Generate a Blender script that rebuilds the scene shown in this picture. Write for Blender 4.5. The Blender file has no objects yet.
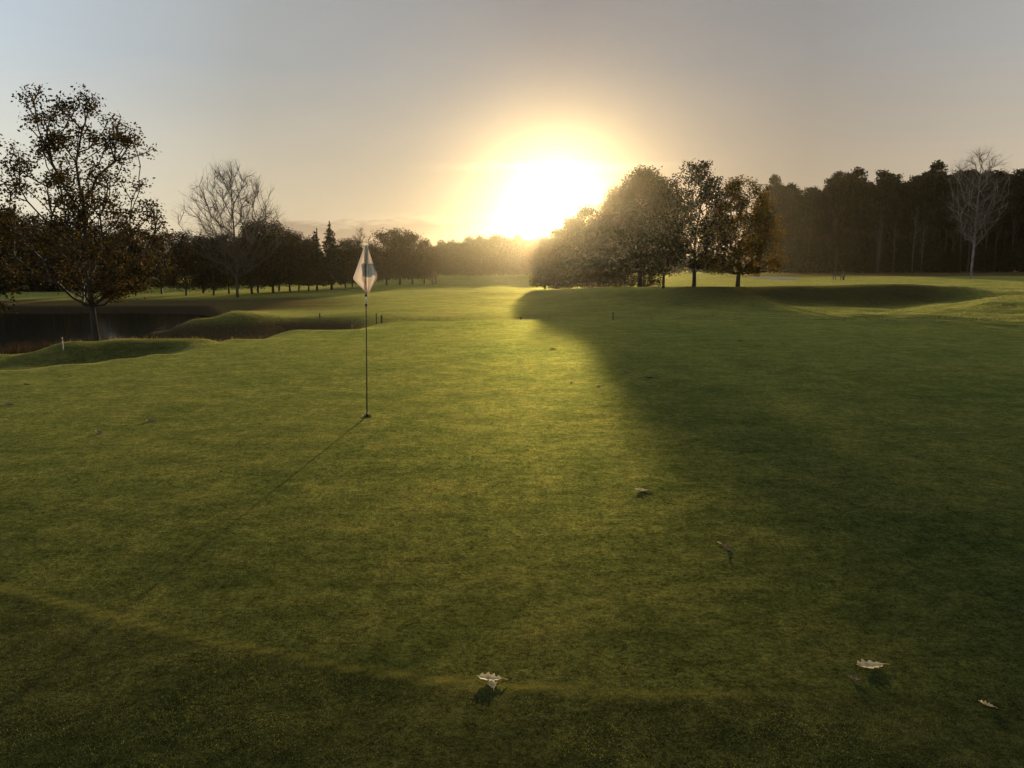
import bpy, math, random
import numpy as np
from mathutils import Vector

S = bpy.context.scene
COL = S.collection
R = math.radians
F = 770.0                      # focal length in pixels of the 1024 wide frame
HC = 1.70                      # eye height over the green
PITCH = math.atan(116 / F)     # camera looks this far below the horizon

# ------------------------------------------------------------------ pixel helpers (used for surveying the site only)
def ray(px, py):
    r = px - 512.0; u = 384.0 - py
    c, s = math.cos(PITCH), math.sin(PITCH)
    return (r, F * c + u * s, -F * s + u * c)
def at(px, py, D):
    d = ray(px, py); k = D / d[1]
    return (d[0] * k, D, HC + d[2] * k)
def grow(row):                 # drop per metre of distance of an image row
    return math.tan(PITCH + math.atan((row - 384) / F))
def zr(D, row): return HC - D * grow(row)

SUN = Vector(ray(556, 196)).normalized()
SUN_EL = math.asin(SUN.z); SUN_AZ = math.atan2(SUN.x, SUN.y)

# ------------------------------------------------------------------ noise
class VNoise:
    def __init__(s, seed):
        s.t = np.random.default_rng(seed).random((256, 256)) * 2 - 1
    def __call__(s, x, y):
        x = np.asarray(x, float); y = np.asarray(y, float)
        xi = np.floor(x).astype(int); yi = np.floor(y).astype(int)
        fx = x - xi; fy = y - yi
        fx = fx * fx * (3 - 2 * fx); fy = fy * fy * (3 - 2 * fy)
        g = lambda a, b: s.t[a % 256, b % 256]
        return (g(xi, yi) * (1 - fx) + g(xi + 1, yi) * fx) * (1 - fy) + (g(xi, yi + 1) * (1 - fx) + g(xi + 1, yi + 1) * fx) * fy
N1, N2, N3, N4 = VNoise(1), VNoise(2), VNoise(3), VNoise(4)

# ------------------------------------------------------------------ terrain
far = [(200, -.5), (320, -.4), (700, 0), (3000, 0)]
COLS = [
 (-500, [(9, 0), (11.5, -.4), (15, -.6), (19, -1.45), (48, -1.45), (55, -1.2), (65, -.96), (85, -.91)] + far),
 (0,   [(12.6, 0), (15.3, -.46), (16, -.47), (18.2, -.37), (20, -.75), (24, -1.45), (48, -1.45), (54, -1.2), (65, -.96), (85, -.91), (130, -.9)] + far),
 (70,  [(13.5, 0), (16, -.52), (17, -.52), (19.6, -.19), (21, -.45), (25, -1.45), (48, -1.45), (53, -1.2), (65, -.96), (85, -.9), (130, -.9)] + far),
 (120, [(14.3, 0), (16.8, -.50), (17.8, -.50), (20.3, -.19), (22, -.32), (26.5, -1.45), (48, -1.45), (53, -1.2), (65, -.95), (85, -.9), (130, -.9)] + far),
 (155, [(15.0, 0), (17.6, -.44), (18.3, -.44), (20.5, -.2), (22.5, -.5), (26.5, -1.35), (30, -1.32), (33, -1.05), (36.5, -1.42), (47, -1.42), (53, -1.2), (65, -.92), (85, -.9)] + far),
 (200, [(17.1, 0), (19, -.24), (20.5, -.2), (23, -.5), (27, -1.0), (29.5, -1.02), (33.3, -.45), (37, -1.1), (42, -1.42), (47, -1.4), (54, -1.2), (64, -.95), (85, -.88)] + far),
 (235, [(18.3, 0), (20.5, -.35), (24, -.8), (29.6, -1.0), (35, -.23), (40, -.5), (50, -.95), (62, -.9), (85, -.85)] + far),
 (300, [(21.3, 0), (23.5, -.45), (27, -.85), (31, -.98), (36, -.52), (45, -.6), (60, -.68), (90, -.8), (150, -.75)] + far),
 (400, [(24.6, 0), (27, -.38), (30, -.5), (34, -.39), (50, -.55), (80, -.76), (120, -.75)] + far),
 (512, [(25.5, 0), (28, -.36), (31, -.45), (35, -.42), (50, -.6), (75, -.5), (85, -.72), (120, -.75)] + far),
 (640, [(25.5, 0), (28, -.3), (34, -.38), (50, -.2), (60, .1), (68, 0), (85, -.2), (110, -.3), (200, 0)] + far[1:]),
 (690, [(25.5, 0), (28, -.28), (38, -.3), (46, .1), (53, .43), (60, .28), (72, 0), (110, .0), (200, .3)] + far[1:]),
 (740, [(25.5, 0), (28, -.25), (36, -.3), (44, .05), (52, .46), (58, .32), (70, .05), (85, 0), (110, .16), (130, .4), (200, .5)] + far[1:]),
 (800, [(25.3, 0), (28, -.22), (36, -.36), (44, -.24), (51.5, .54), (57, .4), (70, .08), (85, .05), (105, .2), (130, .5), (200, .5)] + far[1:]),
 (880, [(25, 0), (28, -.14), (35, -.36), (42.5, -.44), (50.5, .66), (56, .5), (66, .1), (85, .1), (105, .33), (130, .6), (200, .5)] + far[1:]),
 (950, [(23, 0), (28, -.08), (36, -.08), (44.5, -.14), (50, .52), (56, .4), (68, .1), (85, .12), (105, .35), (130, .6), (200, .6)] + far[1:]),
 (995, [(21, 0), (28, -.02), (35, .22), (40, .16), (46, .12), (50, .22), (60, .08), (80, .1), (100, .35), (120, .55), (200, .7)] + far[1:]),
 (1100,[(16, 0), (24, .1), (33, .42), (39, .30), (45, .25), (60, .1), (80, .15), (100, .4), (120, .6), (200, .8)] + far[1:]),
 (1600,[(8, 0), (24, .2), (45, .5), (100, .5), (200, 1.2)] + far[1:]),
]
TS = np.array([(c[0] - 512) / F for c in COLS])
def prof(D, kn):
    xs = np.array([0.0] + [k[0] for k in kn]); zs = np.array([0.0] + [k[1] for k in kn])
    # Catmull-like smooth (finite difference hermite, limited)
    m = np.zeros(len(xs)); d = np.diff(zs) / np.diff(xs)
    for i in range(1, len(xs) - 1):
        m[i] = 0 if d[i - 1] * d[i] <= 0 else 2 * d[i - 1] * d[i] / (d[i - 1] + d[i])
    i = np.clip(np.searchsorted(xs, D, side='right') - 1, 0, len(xs) - 2)
    h = xs[i + 1] - xs[i]; t = np.clip((D - xs[i]) / h, 0, 1)
    return ((2*t**3-3*t**2+1)*zs[i] + (t**3-2*t**2+t)*h*m[i] + (-2*t**3+3*t**2)*zs[i+1] + (t**3-t**2)*h*m[i+1])
def green_edge(x, y):           # metres inside (+) or outside (-) of the putting surface
    t = x / np.maximum(y, 1.0)
    back = np.interp(t, [-1.5, -.66, -.47, -.38, -.275, -.12, .45, .61, .8, 2], [8.5, 12.2, 14.3, 17, 20.8, 25.0, 25.1, 21.5, 17.5, 9])
    front = np.interp(x, FX, FY)
    return np.minimum(back - y, (y - front))
FX = []; FY = []
for px, py in ((-420, 560), (-200, 566), (0, 586), (120, 618), (230, 645), (350, 668), (460, 683), (600, 691), (740, 694), (880, 694), (1024, 692), (1300, 684)):
    d = ray(px, py); k = -HC / d[2]; FX.append(d[0] * k); FY.append(d[1] * k)
def smooth01(a, b, v):
    t = np.clip((v - a) / (b - a), 0, 1); return t * t * (3 - 2 * t)
def height(x, y, fine=True):
    x = np.asarray(x, float); y = np.asarray(y, float)
    D = np.maximum(y, 0)
    t = x / np.maximum(y, 4.0)
    ps = [prof(D, c[1]) for c in COLS]
    z = ps[0].copy()
    for k in range(len(COLS) - 1):
        w = np.clip((t - TS[k]) / (TS[k + 1] - TS[k]), 0, 1); w = w * w * (3 - 2 * w)
        z = np.where(t >= TS[k], ps[k] * (1 - w) + ps[k + 1] * w, z)
    if fine:
        ge = green_edge(x, y)
        rough = smooth01(0.3, -2.0, ge) * smooth01(9, 14, y)
        right = smooth01(.25, .55, t) * rough
        z = z + .004 * N1(x * 0.8 + 3, y * 0.6) + .0022 * N2(x * 1.5, y * 2.0 + 9) + .0016 * N4(x * 3.0 + 5, y * 4.6) + .0010 * N3(x * 7, y * 10)
        z = z + rough * (.035 * N1(x * .16 + 7, y * .11) + .018 * N2(x * .6, y * .45)) + right * (.05 * N3(x * .5 + 3, y * .33) + .045 * N4(x * 1.3, y * 1.1) + .02 * N2(x * 3, y * 2.6))
        z = z + smooth01(60, 140, y) * .12 * N4(x * .05, y * .03 + 4)
    return z
def hz(x, y): return float(height(np.array([x]), np.array([y]))[0])
def ground_at(px, py):          # where the sight line of a pixel meets the terrain
    d = ray(px, py)
    D = np.arange(1.5, 400, .05); X = d[0] / d[1] * D; Z = HC + d[2] / d[1] * D
    i = np.argmax(height(X, D) >= Z)
    return float(X[i]), float(D[i]), hz(X[i], D[i])

# ------------------------------------------------------------------ material helpers
def newmat(name):
    m = bpy.data.materials.new(name); m.use_nodes = True
    nt = m.node_tree; nt.nodes.clear()
    out = nt.nodes.new('ShaderNodeOutputMaterial')
    return m, nt, out
def nd(nt, typ, **kw):
    n = nt.nodes.new(typ)
    for k, v in kw.items():
        if k.startswith('_'): setattr(n, k[1:], v)
        else: n.inputs[k.replace('__', ' ')].default_value = v
    return n
def ramp(nt, fac, stops):
    n = nt.nodes.new('ShaderNodeValToRGB'); cr = n.color_ramp
    while len(cr.elements) < len(stops): cr.elements.new(.5)
    for e, (p, c) in zip(cr.elements, stops):
        e.position = p; e.color = (*c, 1)
    nt.links.new(fac, n.inputs[0]); return n.outputs[0]
def mixc(nt, f, a, b, mode='MIX'):
    n = nt.nodes.new('ShaderNodeMix'); n.data_type = 'RGBA'; n.blend_type = mode
    for s, v in ((n.inputs[0], f), (n.inputs[6], a), (n.inputs[7], b)):
        if hasattr(v, 'links'): nt.links.new(v, s)
        elif isinstance(v, (int, float)): s.default_value = v
        else: s.default_value = (*v, 1)
    return n.outputs[2]
def math_(nt, op, a, b=None, clamp=False):
    n = nt.nodes.new('ShaderNodeMath'); n.operation = op; n.use_clamp = clamp
    for s, v in ((n.inputs[0], a), (n.inputs[1], b)):
        if v is None: continue
        if hasattr(v, 'links'): nt.links.new(v, s)
        else: s.default_value = v
    return n.outputs[0]
def noise(nt, vec, scale, detail=3, rough=.55, dist=0):
    n = nt.nodes.new('ShaderNodeTexNoise'); n.inputs['Scale'].default_value = scale
    n.inputs['Detail'].default_value = detail; n.inputs['Roughness'].default_value = rough; n.inputs['Distortion'].default_value = dist
    if vec is not None: nt.links.new(vec, n.inputs['Vector'])
    return n.outputs[0]

def leaf_mat(name, cols, trans=.35, scale=1.2, rough=.9):
    m, nt, out = newmat(name); L = nt.links
    g = nd(nt, 'ShaderNodeNewGeometry')
    oi = nd(nt, 'ShaderNodeObjectInfo')
    n1 = noise(nt, g.outputs['Position'], scale, 4, .6)
    rp = g.outputs['Random Per Island']
    f = math_(nt, 'ADD', math_(nt, 'MULTIPLY', n1, .6), math_(nt, 'MULTIPLY', rp, .45))
    f = math_(nt, 'ADD', f, math_(nt, 'MULTIPLY', math_(nt, 'SUBTRACT', oi.outputs['Random'], .5), .3), True)
    k = len(cols)
    c = ramp(nt, f, [(.2 + .6 * i / (k - 1), cols[i]) for i in range(k)])
    p = nd(nt, 'ShaderNodeBsdfPrincipled', Roughness=rough); L.new(c, p.inputs['Base Color'])
    p.inputs['Specular IOR Level'].default_value = .05
    t = nd(nt, 'ShaderNodeBsdfTranslucent')
    L.new(mixc(nt, 1.0, c, (1.0, .85, .45), 'MULTIPLY'), t.inputs[0])
    mx = nd(nt, 'ShaderNodeMixShader'); mx.inputs[0].default_value = trans
    L.new(p.outputs[0], mx.inputs[1]); L.new(t.outputs[0], mx.inputs[2]); L.new(mx.outputs[0], out.inputs[0])
    return m
def bark_mat(name, a, b, scale=8):
    m, nt, out = newmat(name); L = nt.links
    tc = nd(nt, 'ShaderNodeTexCoord'); mp = nd(nt, 'ShaderNodeMapping'); mp.inputs['Scale'].default_value = (1, 1, .25)
    L.new(tc.outputs['Object'], mp.inputs[0])
    n1 = noise(nt, mp.outputs[0], scale, 5, .65)
    c = ramp(nt, n1, [(.35, a), (.65, b)])
    p = nd(nt, 'ShaderNodeBsdfPrincipled', Roughness=.9); L.new(c, p.inputs['Base Color'])
    bp = nd(nt, 'ShaderNodeBump', Strength=.6, Distance=.03); L.new(n1, bp.inputs['Height']); L.new(bp.outputs[0], p.inputs['Normal'])
    L.new(p.outputs[0], out.inputs[0]); return m
def plain_mat(name, col, rough=.6, var=.12, scale=20, metal=0, trans=0):
    m, nt, out = newmat(name); L = nt.links
    tc = nd(nt, 'ShaderNodeTexCoord')
    n1 = noise(nt, tc.outputs['Object'], scale, 4, .6)
    lo = tuple(max(0, v * (1 - var * 2)) for v in col); hi = tuple(v * (1 + var) for v in col)
    c = ramp(nt, n1, [(.3, lo), (.7, hi)])
    p = nd(nt, 'ShaderNodeBsdfPrincipled', Roughness=rough, Metallic=metal); L.new(c, p.inputs['Base Color']); p.inputs['Specular IOR Level'].default_value = .5 if rough < .9 else 0.0
    if trans:
        t = nd(nt, 'ShaderNodeBsdfTranslucent'); L.new(c, t.inputs[0])
        mx = nd(nt, 'ShaderNodeMixShader'); mx.inputs[0].default_value = trans
        L.new(p.outputs[0], mx.inputs[1]); L.new(t.outputs[0], mx.inputs[2]); L.new(mx.outputs[0], out.inputs[0])
    else: L.new(p.outputs[0], out.inputs[0])
    return m

M = {}
M['oak_leaf'] = leaf_mat('oak_leaf', [(.008, .010, .004), (.020, .019, .007), (.042, .033, .011), (.10, .066, .020)], .25, .9)
M['row_leaf'] = leaf_mat('row_leaf', [(.012, .013, .006), (.022, .018, .008), (.045, .028, .012)], .2, .35)
M['fair_leaf'] = leaf_mat('fairway_oak_leaf', [(.008, .012, .004), (.015, .017, .006), (.028, .024, .009)], .14, .4)
M['gold_leaf'] = leaf_mat('gold_leaf', [(.022, .024, .008), (.06, .05, .012), (.16, .11, .02), (.26, .16, .025)], .4, .5)
M['pine_leaf'] = leaf_mat('pine_needle', [(.005, .009, .004), (.010, .014, .006), (.019, .021, .009)], .06, .5)
M['far_leaf'] = leaf_mat('far_leaf', [(.02, .024, .011), (.04, .036, .014)], .15, .2)
M['bush_leaf'] = leaf_mat('bush_leaf', [(.012, .013, .006), (.028, .022, .010), (.045, .032, .014)], .18, 1.5)
M['bark'] = bark_mat('bark', (.018, .014, .010), (.05, .038, .028))
M['bare_bark'] = bark_mat('bare_bark', (.03, .022, .016), (.075, .055, .04))
M['pine_bark'] = bark_mat('pine_bark', (.016, .012, .009), (.045, .032, .022), 5)
M['birch_bark'] = bark_mat('birch_bark', (.06, .05, .04), (.26, .235, .20), 4)
M['birch_twig'] = bark_mat('birch_twig', (.07, .05, .036), (.16, .12, .09), 4)

# ground
def ground_material():
    m, nt, out = newmat('mown_turf'); L = nt.links
    g = nd(nt, 'ShaderNodeNewGeometry'); pos = g.outputs['Position']
    at_ = nd(nt, 'ShaderNodeAttribute', _attribute_name='zone'); zone = at_.outputs['Fac']      # 1 on the putting surface, .5 fringe, 0 rough
    lf = nd(nt, 'ShaderNodeAttribute', _attribute_name='litter_shade').outputs['Fac']
    big = noise(nt, pos, .35, 4, .6, .4); mid = noise(nt, pos, 2.3, 5, .65, .3); fine = noise(nt, pos, 38, 6, .75); vf = noise(nt, pos, 170, 4, .85)
    cg = ramp(nt, mid, [(.20, (.010, .0155, .0055)), (.5, (.020, .0255, .009)), (.82, (.040, .0405, .0145))])
    cr = ramp(nt, mid, [(.20, (.009, .0125, .0048)), (.5, (.019, .0225, .009)), (.85, (.038, .0375, .0145))])
    c = mixc(nt, zone, cr, cg)
    c = mixc(nt, .25, c, ramp(nt, big, [(.35, (.010, .0155, .0055)), (.7, (.038, .038, .014))]))
    streak = noise(nt, pos, 11, 5, .7)
    gr = ramp(nt, math_(nt, 'ADD', math_(nt, 'MULTIPLY', streak, .2), math_(nt, 'ADD', math_(nt, 'MULTIPLY', fine, .30), math_(nt, 'MULTIPLY', vf, .5))), [(.42, (.20, .22, .20)), (.5, (1, 1.06, 1)), (.58, (2.2, 2.25, 1.9))])
    c = mixc(nt, 1.0, c, gr, 'MULTIPLY')
    # fallen leaves under the trees, and tree-row shade painted brown on the left bank
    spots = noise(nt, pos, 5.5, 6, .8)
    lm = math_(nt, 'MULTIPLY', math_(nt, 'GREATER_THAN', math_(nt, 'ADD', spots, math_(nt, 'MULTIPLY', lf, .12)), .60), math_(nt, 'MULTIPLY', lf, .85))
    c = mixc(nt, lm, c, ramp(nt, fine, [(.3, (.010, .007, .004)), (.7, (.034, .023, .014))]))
    lipf = math_(nt, 'MULTIPLY', nd(nt, 'ShaderNodeAttribute', _attribute_name='lip').outputs['Fac'], math_(nt, 'MULTIPLY', noise(nt, pos, 9, 4, .7), .8))
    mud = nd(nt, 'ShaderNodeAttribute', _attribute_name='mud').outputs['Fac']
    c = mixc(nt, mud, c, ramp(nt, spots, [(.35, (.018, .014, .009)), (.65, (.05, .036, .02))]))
    c = mixc(nt, lipf, c, (.10, .10, .025))
    p = nd(nt, 'ShaderNodeBsdfDiffuse', Roughness=.8); L.new(c, p.inputs[0])
    gl = nd(nt, 'ShaderNodeBsdfGlossy', Roughness=.74); L.new(mixc(nt, math_(nt, 'MAXIMUM', mud, math_(nt, 'MULTIPLY', lf, .75)), mixc(nt, 1.0, c, (10.9, 8.9, 6.6), 'MULTIPLY'), (.03, .025, .015)), gl.inputs[0])
    h = math_(nt, 'ADD', math_(nt, 'MULTIPLY', fine, .55), math_(nt, 'ADD', math_(nt, 'MULTIPLY', vf, .25), math_(nt, 'MULTIPLY', mid, .6)))
    bp = nd(nt, 'ShaderNodeBump', Strength=.9, Distance=.022); L.new(h, bp.inputs['Height'])
    L.new(bp.outputs[0], p.inputs['Normal']); L.new(bp.outputs[0], gl.inputs['Normal'])
    mx = nd(nt, 'ShaderNodeMixShader'); fr = nd(nt, 'ShaderNodeFresnel', IOR=1.42); L.new(fr.outputs[0], mx.inputs[0])
    L.new(p.outputs[0], mx.inputs[1]); L.new(gl.outputs[0], mx.inputs[2]); L.new(mx.outputs[0], out.inputs[0]); return m
M['turf'] = ground_material()

# ------------------------------------------------------------------ mesh helpers
def mesh_obj(name, V, Fc, mat, parent=None, smooth=True, mats=None, fmat=None):
    """V (n,3); Fc: (k,3) or (k,4) array or list of lists"""
    me = bpy.data.meshes.new(name)
    V = np.asarray(V, np.float32)
    if isinstance(Fc, np.ndarray):
        k, s = Fc.shape
        me.vertices.add(len(V)); me.vertices.foreach_set('co', V.ravel())
        me.loops.add(k * s); me.loops.foreach_set('vertex_index', Fc.astype(np.int32).ravel())
        me.polygons.add(k); me.polygons.foreach_set('loop_start', np.arange(0, k * s, s, dtype=np.int32))
        me.update(calc_edges=True)
    else:
        me.from_pydata([tuple(map(float, v)) for v in V], [], [list(f) for f in Fc]); me.update()
    me.polygons.foreach_set('use_smooth', np.full(len(me.polygons), smooth))
    for mm in (mats or [mat]): me.materials.append(mm)
    if fmat is not None: me.polygons.foreach_set('material_index', np.asarray(fmat, np.int32))
    o = bpy.data.objects.new(name, me); COL.objects.link(o)
    if parent: o.parent = parent
    return o
def tag(o, label=None, cat=None, group=None, kind=None):
    if label: o['label'] = label
    if cat: o['category'] = cat
    if group: o['group'] = group
    if kind: o['kind'] = kind
    return o
def empty(name, loc, label, cat, group=None):
    o = bpy.data.objects.new(name, None); COL.objects.link(o); o.location = loc; o.empty_display_size = .2
    return tag(o, label, cat, group)
def copy_tree(o, parent=None):
    c = o.copy(); COL.objects.link(c); c.parent = parent
    for ch in list(o.children): copy_tree(ch, c)
    return c
class MB:
    def __init__(s): s.V = []; s.F = []; s.m = []
    def add(s, V, Fc, mi=0):
        b = len(s.V); s.V += [tuple(v) for v in V]; s.F += [[i + b for i in f] for f in Fc]; s.m += [mi] * len(Fc)
    def box(s, c, d, mi=0, bev=.12):
        # chamfered box: an octagonal section along the longest side
        c = np.array(c); d = np.array(d) / 2; ax = int(np.argmax(d)); o = [i for i in range(3) if i != ax]
        a, b = d[o[0]], d[o[1]]; e = bev * min(a, b) * 2
        sec = [(a - e, b), (a, b - e), (a, -b + e), (a - e, -b), (-a + e, -b), (-a, -b + e), (-a, b - e), (-a + e, b)]
        V = []
        for l in (-d[ax], d[ax]):
            for p in sec:
                v = [0, 0, 0]; v[ax] = l; v[o[0]] = p[0]; v[o[1]] = p[1]; V.append(c + np.array(v))
        s.add(V, [[i, (i + 1) % 8, 8 + (i + 1) % 8, 8 + i] for i in range(8)] + [list(range(8))[::-1], list(range(8, 16))], mi)
    def lathe(s, c, prof_, n=16, mi=0, tilt=(0, 0)):
        V = []; Fc = []
        for r, z in prof_:
            for k in range(n):
                a = 2 * math.pi * k / n
                V.append((c[0] + r * math.cos(a) + tilt[0] * z, c[1] + r * math.sin(a) + tilt[1] * z, c[2] + z))
        for j in range(len(prof_) - 1):
            for k in range(n):
                Fc.append([j * n + k, j * n + (k + 1) % n, (j + 1) * n + (k + 1) % n, (j + 1) * n + k])
        Fc.append(list(range(n))[::-1]); Fc.append(list(range((len(prof_) - 1) * n, len(prof_) * n)))
        s.add(V, Fc, mi)
    def obj(s, name, mat, parent=None, smooth=False, mats=None):
        return mesh_obj(name, s.V, s.F, mat, parent, smooth, mats, s.m if mats else None)

# ------------------------------------------------------------------ tree generator
def grow_skeleton(rng, att, trunk_h, trunk_pts, bf=.35, step=.5, wob=.06):
    """Prim-Dijkstra growth: each attractor is joined to the cheapest existing node by a few bent segments."""
    P = [np.array(p, float) for p in trunk_pts]; par = [-1] + list(range(len(P) - 1))
    L = [0.0]
    for i in range(1, len(P)): L.append(L[-1] + np.linalg.norm(P[i] - P[i - 1]))
    cap = len(P) + len(att) * 14
    arr = np.zeros((cap, 3)); arr[:len(P)] = P; ln = np.full(cap, 1e9); ln[:len(P)] = L
    n = len(P); pr = np.full(cap, -1, int); pr[:n] = par
    ok = np.zeros(cap, bool); ok[:n] = [p[2] >= trunk_h * .8 for p in P]
    order = np.argsort(np.linalg.norm(att - np.array([0, 0, trunk_h]), axis=1) + rng.normal(0, .15, len(att)))
    tips = []
    for a in att[order]:
        d = np.linalg.norm(arr[:n] - a, axis=1)
        up = np.maximum(arr[:n, 2] - a[2] + .25 * d, 0)
        cost = d + bf * ln[:n] + 1.6 * up
        cost[~ok[:n]] = 1e9
        j = int(np.argmin(cost)); dist = d[j]
        k = max(1, min(12, int(dist / step)))
        prev = j; p0 = arr[j].copy()
        sag = np.array([0, 0, dist * rng.uniform(-.12, .04)])
        for s in range(1, k + 1):
            t = s / k
            p = p0 * (1 - t) + a * t + sag * 4 * t * (1 - t) + rng.normal(0, wob * min(dist, 1.2), 3) * (t < 1)
            arr[n] = p; pr[n] = prev; ln[n] = ln[prev] + np.linalg.norm(p - arr[prev]); ok[n] = True
            prev = n; n += 1
        tips.append(prev)
    return arr[:n], pr[:n], np.array(tips)
def radii(P, pr, r_tip, r_base, ex=2.3):
    n = len(P); w = np.zeros(n)
    ch = np.zeros(n, int)
    for i in range(1, n): ch[pr[i]] += 1
    w[ch == 0] = 1
    for i in range(n - 1, 0, -1): w[pr[i]] += w[i]
    r = w ** (1 / ex); r = r / r.max()
    return r_tip + (r_base - r_tip) * r
def tubes(P, pr, r, sides=6, flare=1.0):
    idx = np.arange(1, len(P)); a = P[pr[idx]]; b = P[idx]
    d = b - a; l = np.linalg.norm(d, axis=1, keepdims=True); d = d / np.maximum(l, 1e-6)
    up = np.where(np.abs(d[:, 2:3]) > .9, np.array([[1.0, 0, 0]]), np.array([[0, 0, 1.0]]))
    u = np.cross(d, up); u /= np.linalg.norm(u, axis=1, keepdims=True); v = np.cross(d, u)
    ra = np.minimum(r[pr[idx]], r[idx] * 1.25); rb = r[idx]
    V = []
    for k in range(sides):
        an = 2 * math.pi * k / sides; V.append(a + (u * math.cos(an) + v * math.sin(an)) * ra[:, None])
    for k in range(sides):
        an = 2 * math.pi * k / sides; V.append(b + d * (rb * .3)[:, None] + (u * math.cos(an) + v * math.sin(an)) * rb[:, None])
    V = np.stack(V, 1)                         # (m, 2s, 3)
    m = len(idx); base = (np.arange(m) * 2 * sides)[:, None]
    Fs = []
    for k in range(sides):
        k2 = (k + 1) % sides
        Fs.append(np.concatenate([base + k, base + k2, base + sides + k2, base + sides + k], 1))
    return V.reshape(-1, 3), np.stack(Fs, 1).reshape(-1, 4)
def leaves(rng, C, size, aspect=.6, droop=0.0):
    n = len(C)
    a = rng.normal(size=(n, 3)); a[:, 2] = a[:, 2] * .7 - droop; a /= np.linalg.norm(a, axis=1, keepdims=True)
    b = np.cross(a, rng.normal(size=(n, 3))); b /= np.linalg.norm(b, axis=1, keepdims=True)
    s = (size * rng.uniform(.6, 1.35, n))[:, None]
    nn = np.cross(a, b) * s * .12
    V = np.stack([C - a * s * .5, C + b * s * aspect * .5 + nn, C + a * s * .5, C - b * s * aspect * .5 + nn], 1).reshape(-1, 3)
    return V, np.arange(n * 4).reshape(n, 4)

def envelope_points(rng, n, h0, h1, R_of, ax=1.0, shell=.5, lop=(0, 0)):
    out = []
    while len(out) < n:
        h = rng.random(); rr = R_of(h)
        if rng.random() > (rr / ENV_MAX[0]) ** 1.0: continue
        a = rng.random() * 2 * math.pi; q = rng.random() ** shell
        out.append((math.cos(a) * rr * q * ax + lop[0] * h, math.sin(a) * rr * q + lop[1] * h, h0 + (h1 - h0) * h))
    return np.array(out)
ENV_MAX = [1.0]; LUMP = .42
def interp_env(knots):
    xs = [k[0] for k in knots]; ys = [k[1] for k in knots]; mx = max(ys)
    def f(h):
        ENV_MAX[0] = mx
        return float(np.interp(h, xs, ys))
    return f
def make_tree(name, seed, H, h0, env, n_att, n_leaf, leaf_size, leaf_mat_, bark, r_base, r_tip=.01, bf=.35, clump=.35, trunk_top=None,
              sides=5, lumps=0, step=.5, shell=.5, parent_extra=None, leaf_part='crown', ax=1.0, holes=0, spread=None, low_z=None, wob=.06, droop=0.0):
    rng = np.random.default_rng(seed)
    if trunk_top is None: trunk_top = h0 * 1.05
    att = envelope_points(rng, n_att, h0, H, interp_env(env), ax, shell)
    if lumps:                                       # uneven outline: pull attractors towards a few lump centres
        c = att[rng.integers(0, len(att), lumps)]
        d = np.linalg.norm(att[:, None] - c[None], axis=2); j = d.argmin(1)
        att = att + (c[j] - att) * rng.uniform(.05, LUMP, (len(att), 1))
    if holes:
        c = att[rng.integers(0, len(att), holes)]; d = np.linalg.norm(att[:, None] - c[None], axis=2).min(1)
        att = att[d > clump * 1.1]
    lean = rng.normal(0, .02, 2)
    tp = [(lean[0] * z + .03 * math.sin(z * 1.3 + seed), lean[1] * z + .03 * math.cos(z * 1.7), z) for z in np.linspace(-.3, trunk_top, max(4, int(trunk_top / .6)))]
    P, pr, tips = grow_skeleton(rng, att, h0 * .75 if low_z is None else low_z, tp, bf, step, wob)
    # short twigs at the tips
    r = radii(P, pr, r_tip, r_base)
    nT = len(tp); r[:nT] = np.maximum(r[:nT], np.linspace(r_base * 1.0, r_base * .55, nT)); r[0] *= 1.5; r[1] *= 1.12
    V, Fc = tubes(P, pr, r, sides)
    root = bpy.data.objects.new(name, None); COL.objects.link(root); root.empty_display_size = .3
    mesh_obj('trunk', V, Fc, bark, root)
    if n_leaf:
        cl = P[nT:]; w = rng.integers(0, len(att), n_leaf)
        Ci = np.concatenate([att, P[tips]])
        C = Ci[rng.integers(0, len(Ci), n_leaf)] + np.clip(rng.normal(0, clump, (n_leaf, 3)), -1.9 * clump, 1.9 * clump) * np.array([1, 1, .7])
        C = C[C[:, 2] > h0 * .55]
        LV, LF = leaves(rng, C, leaf_size, .62, droop)
        mesh_obj(leaf_part, LV, LF, leaf_mat_, root, smooth=False)
    return root
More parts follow.
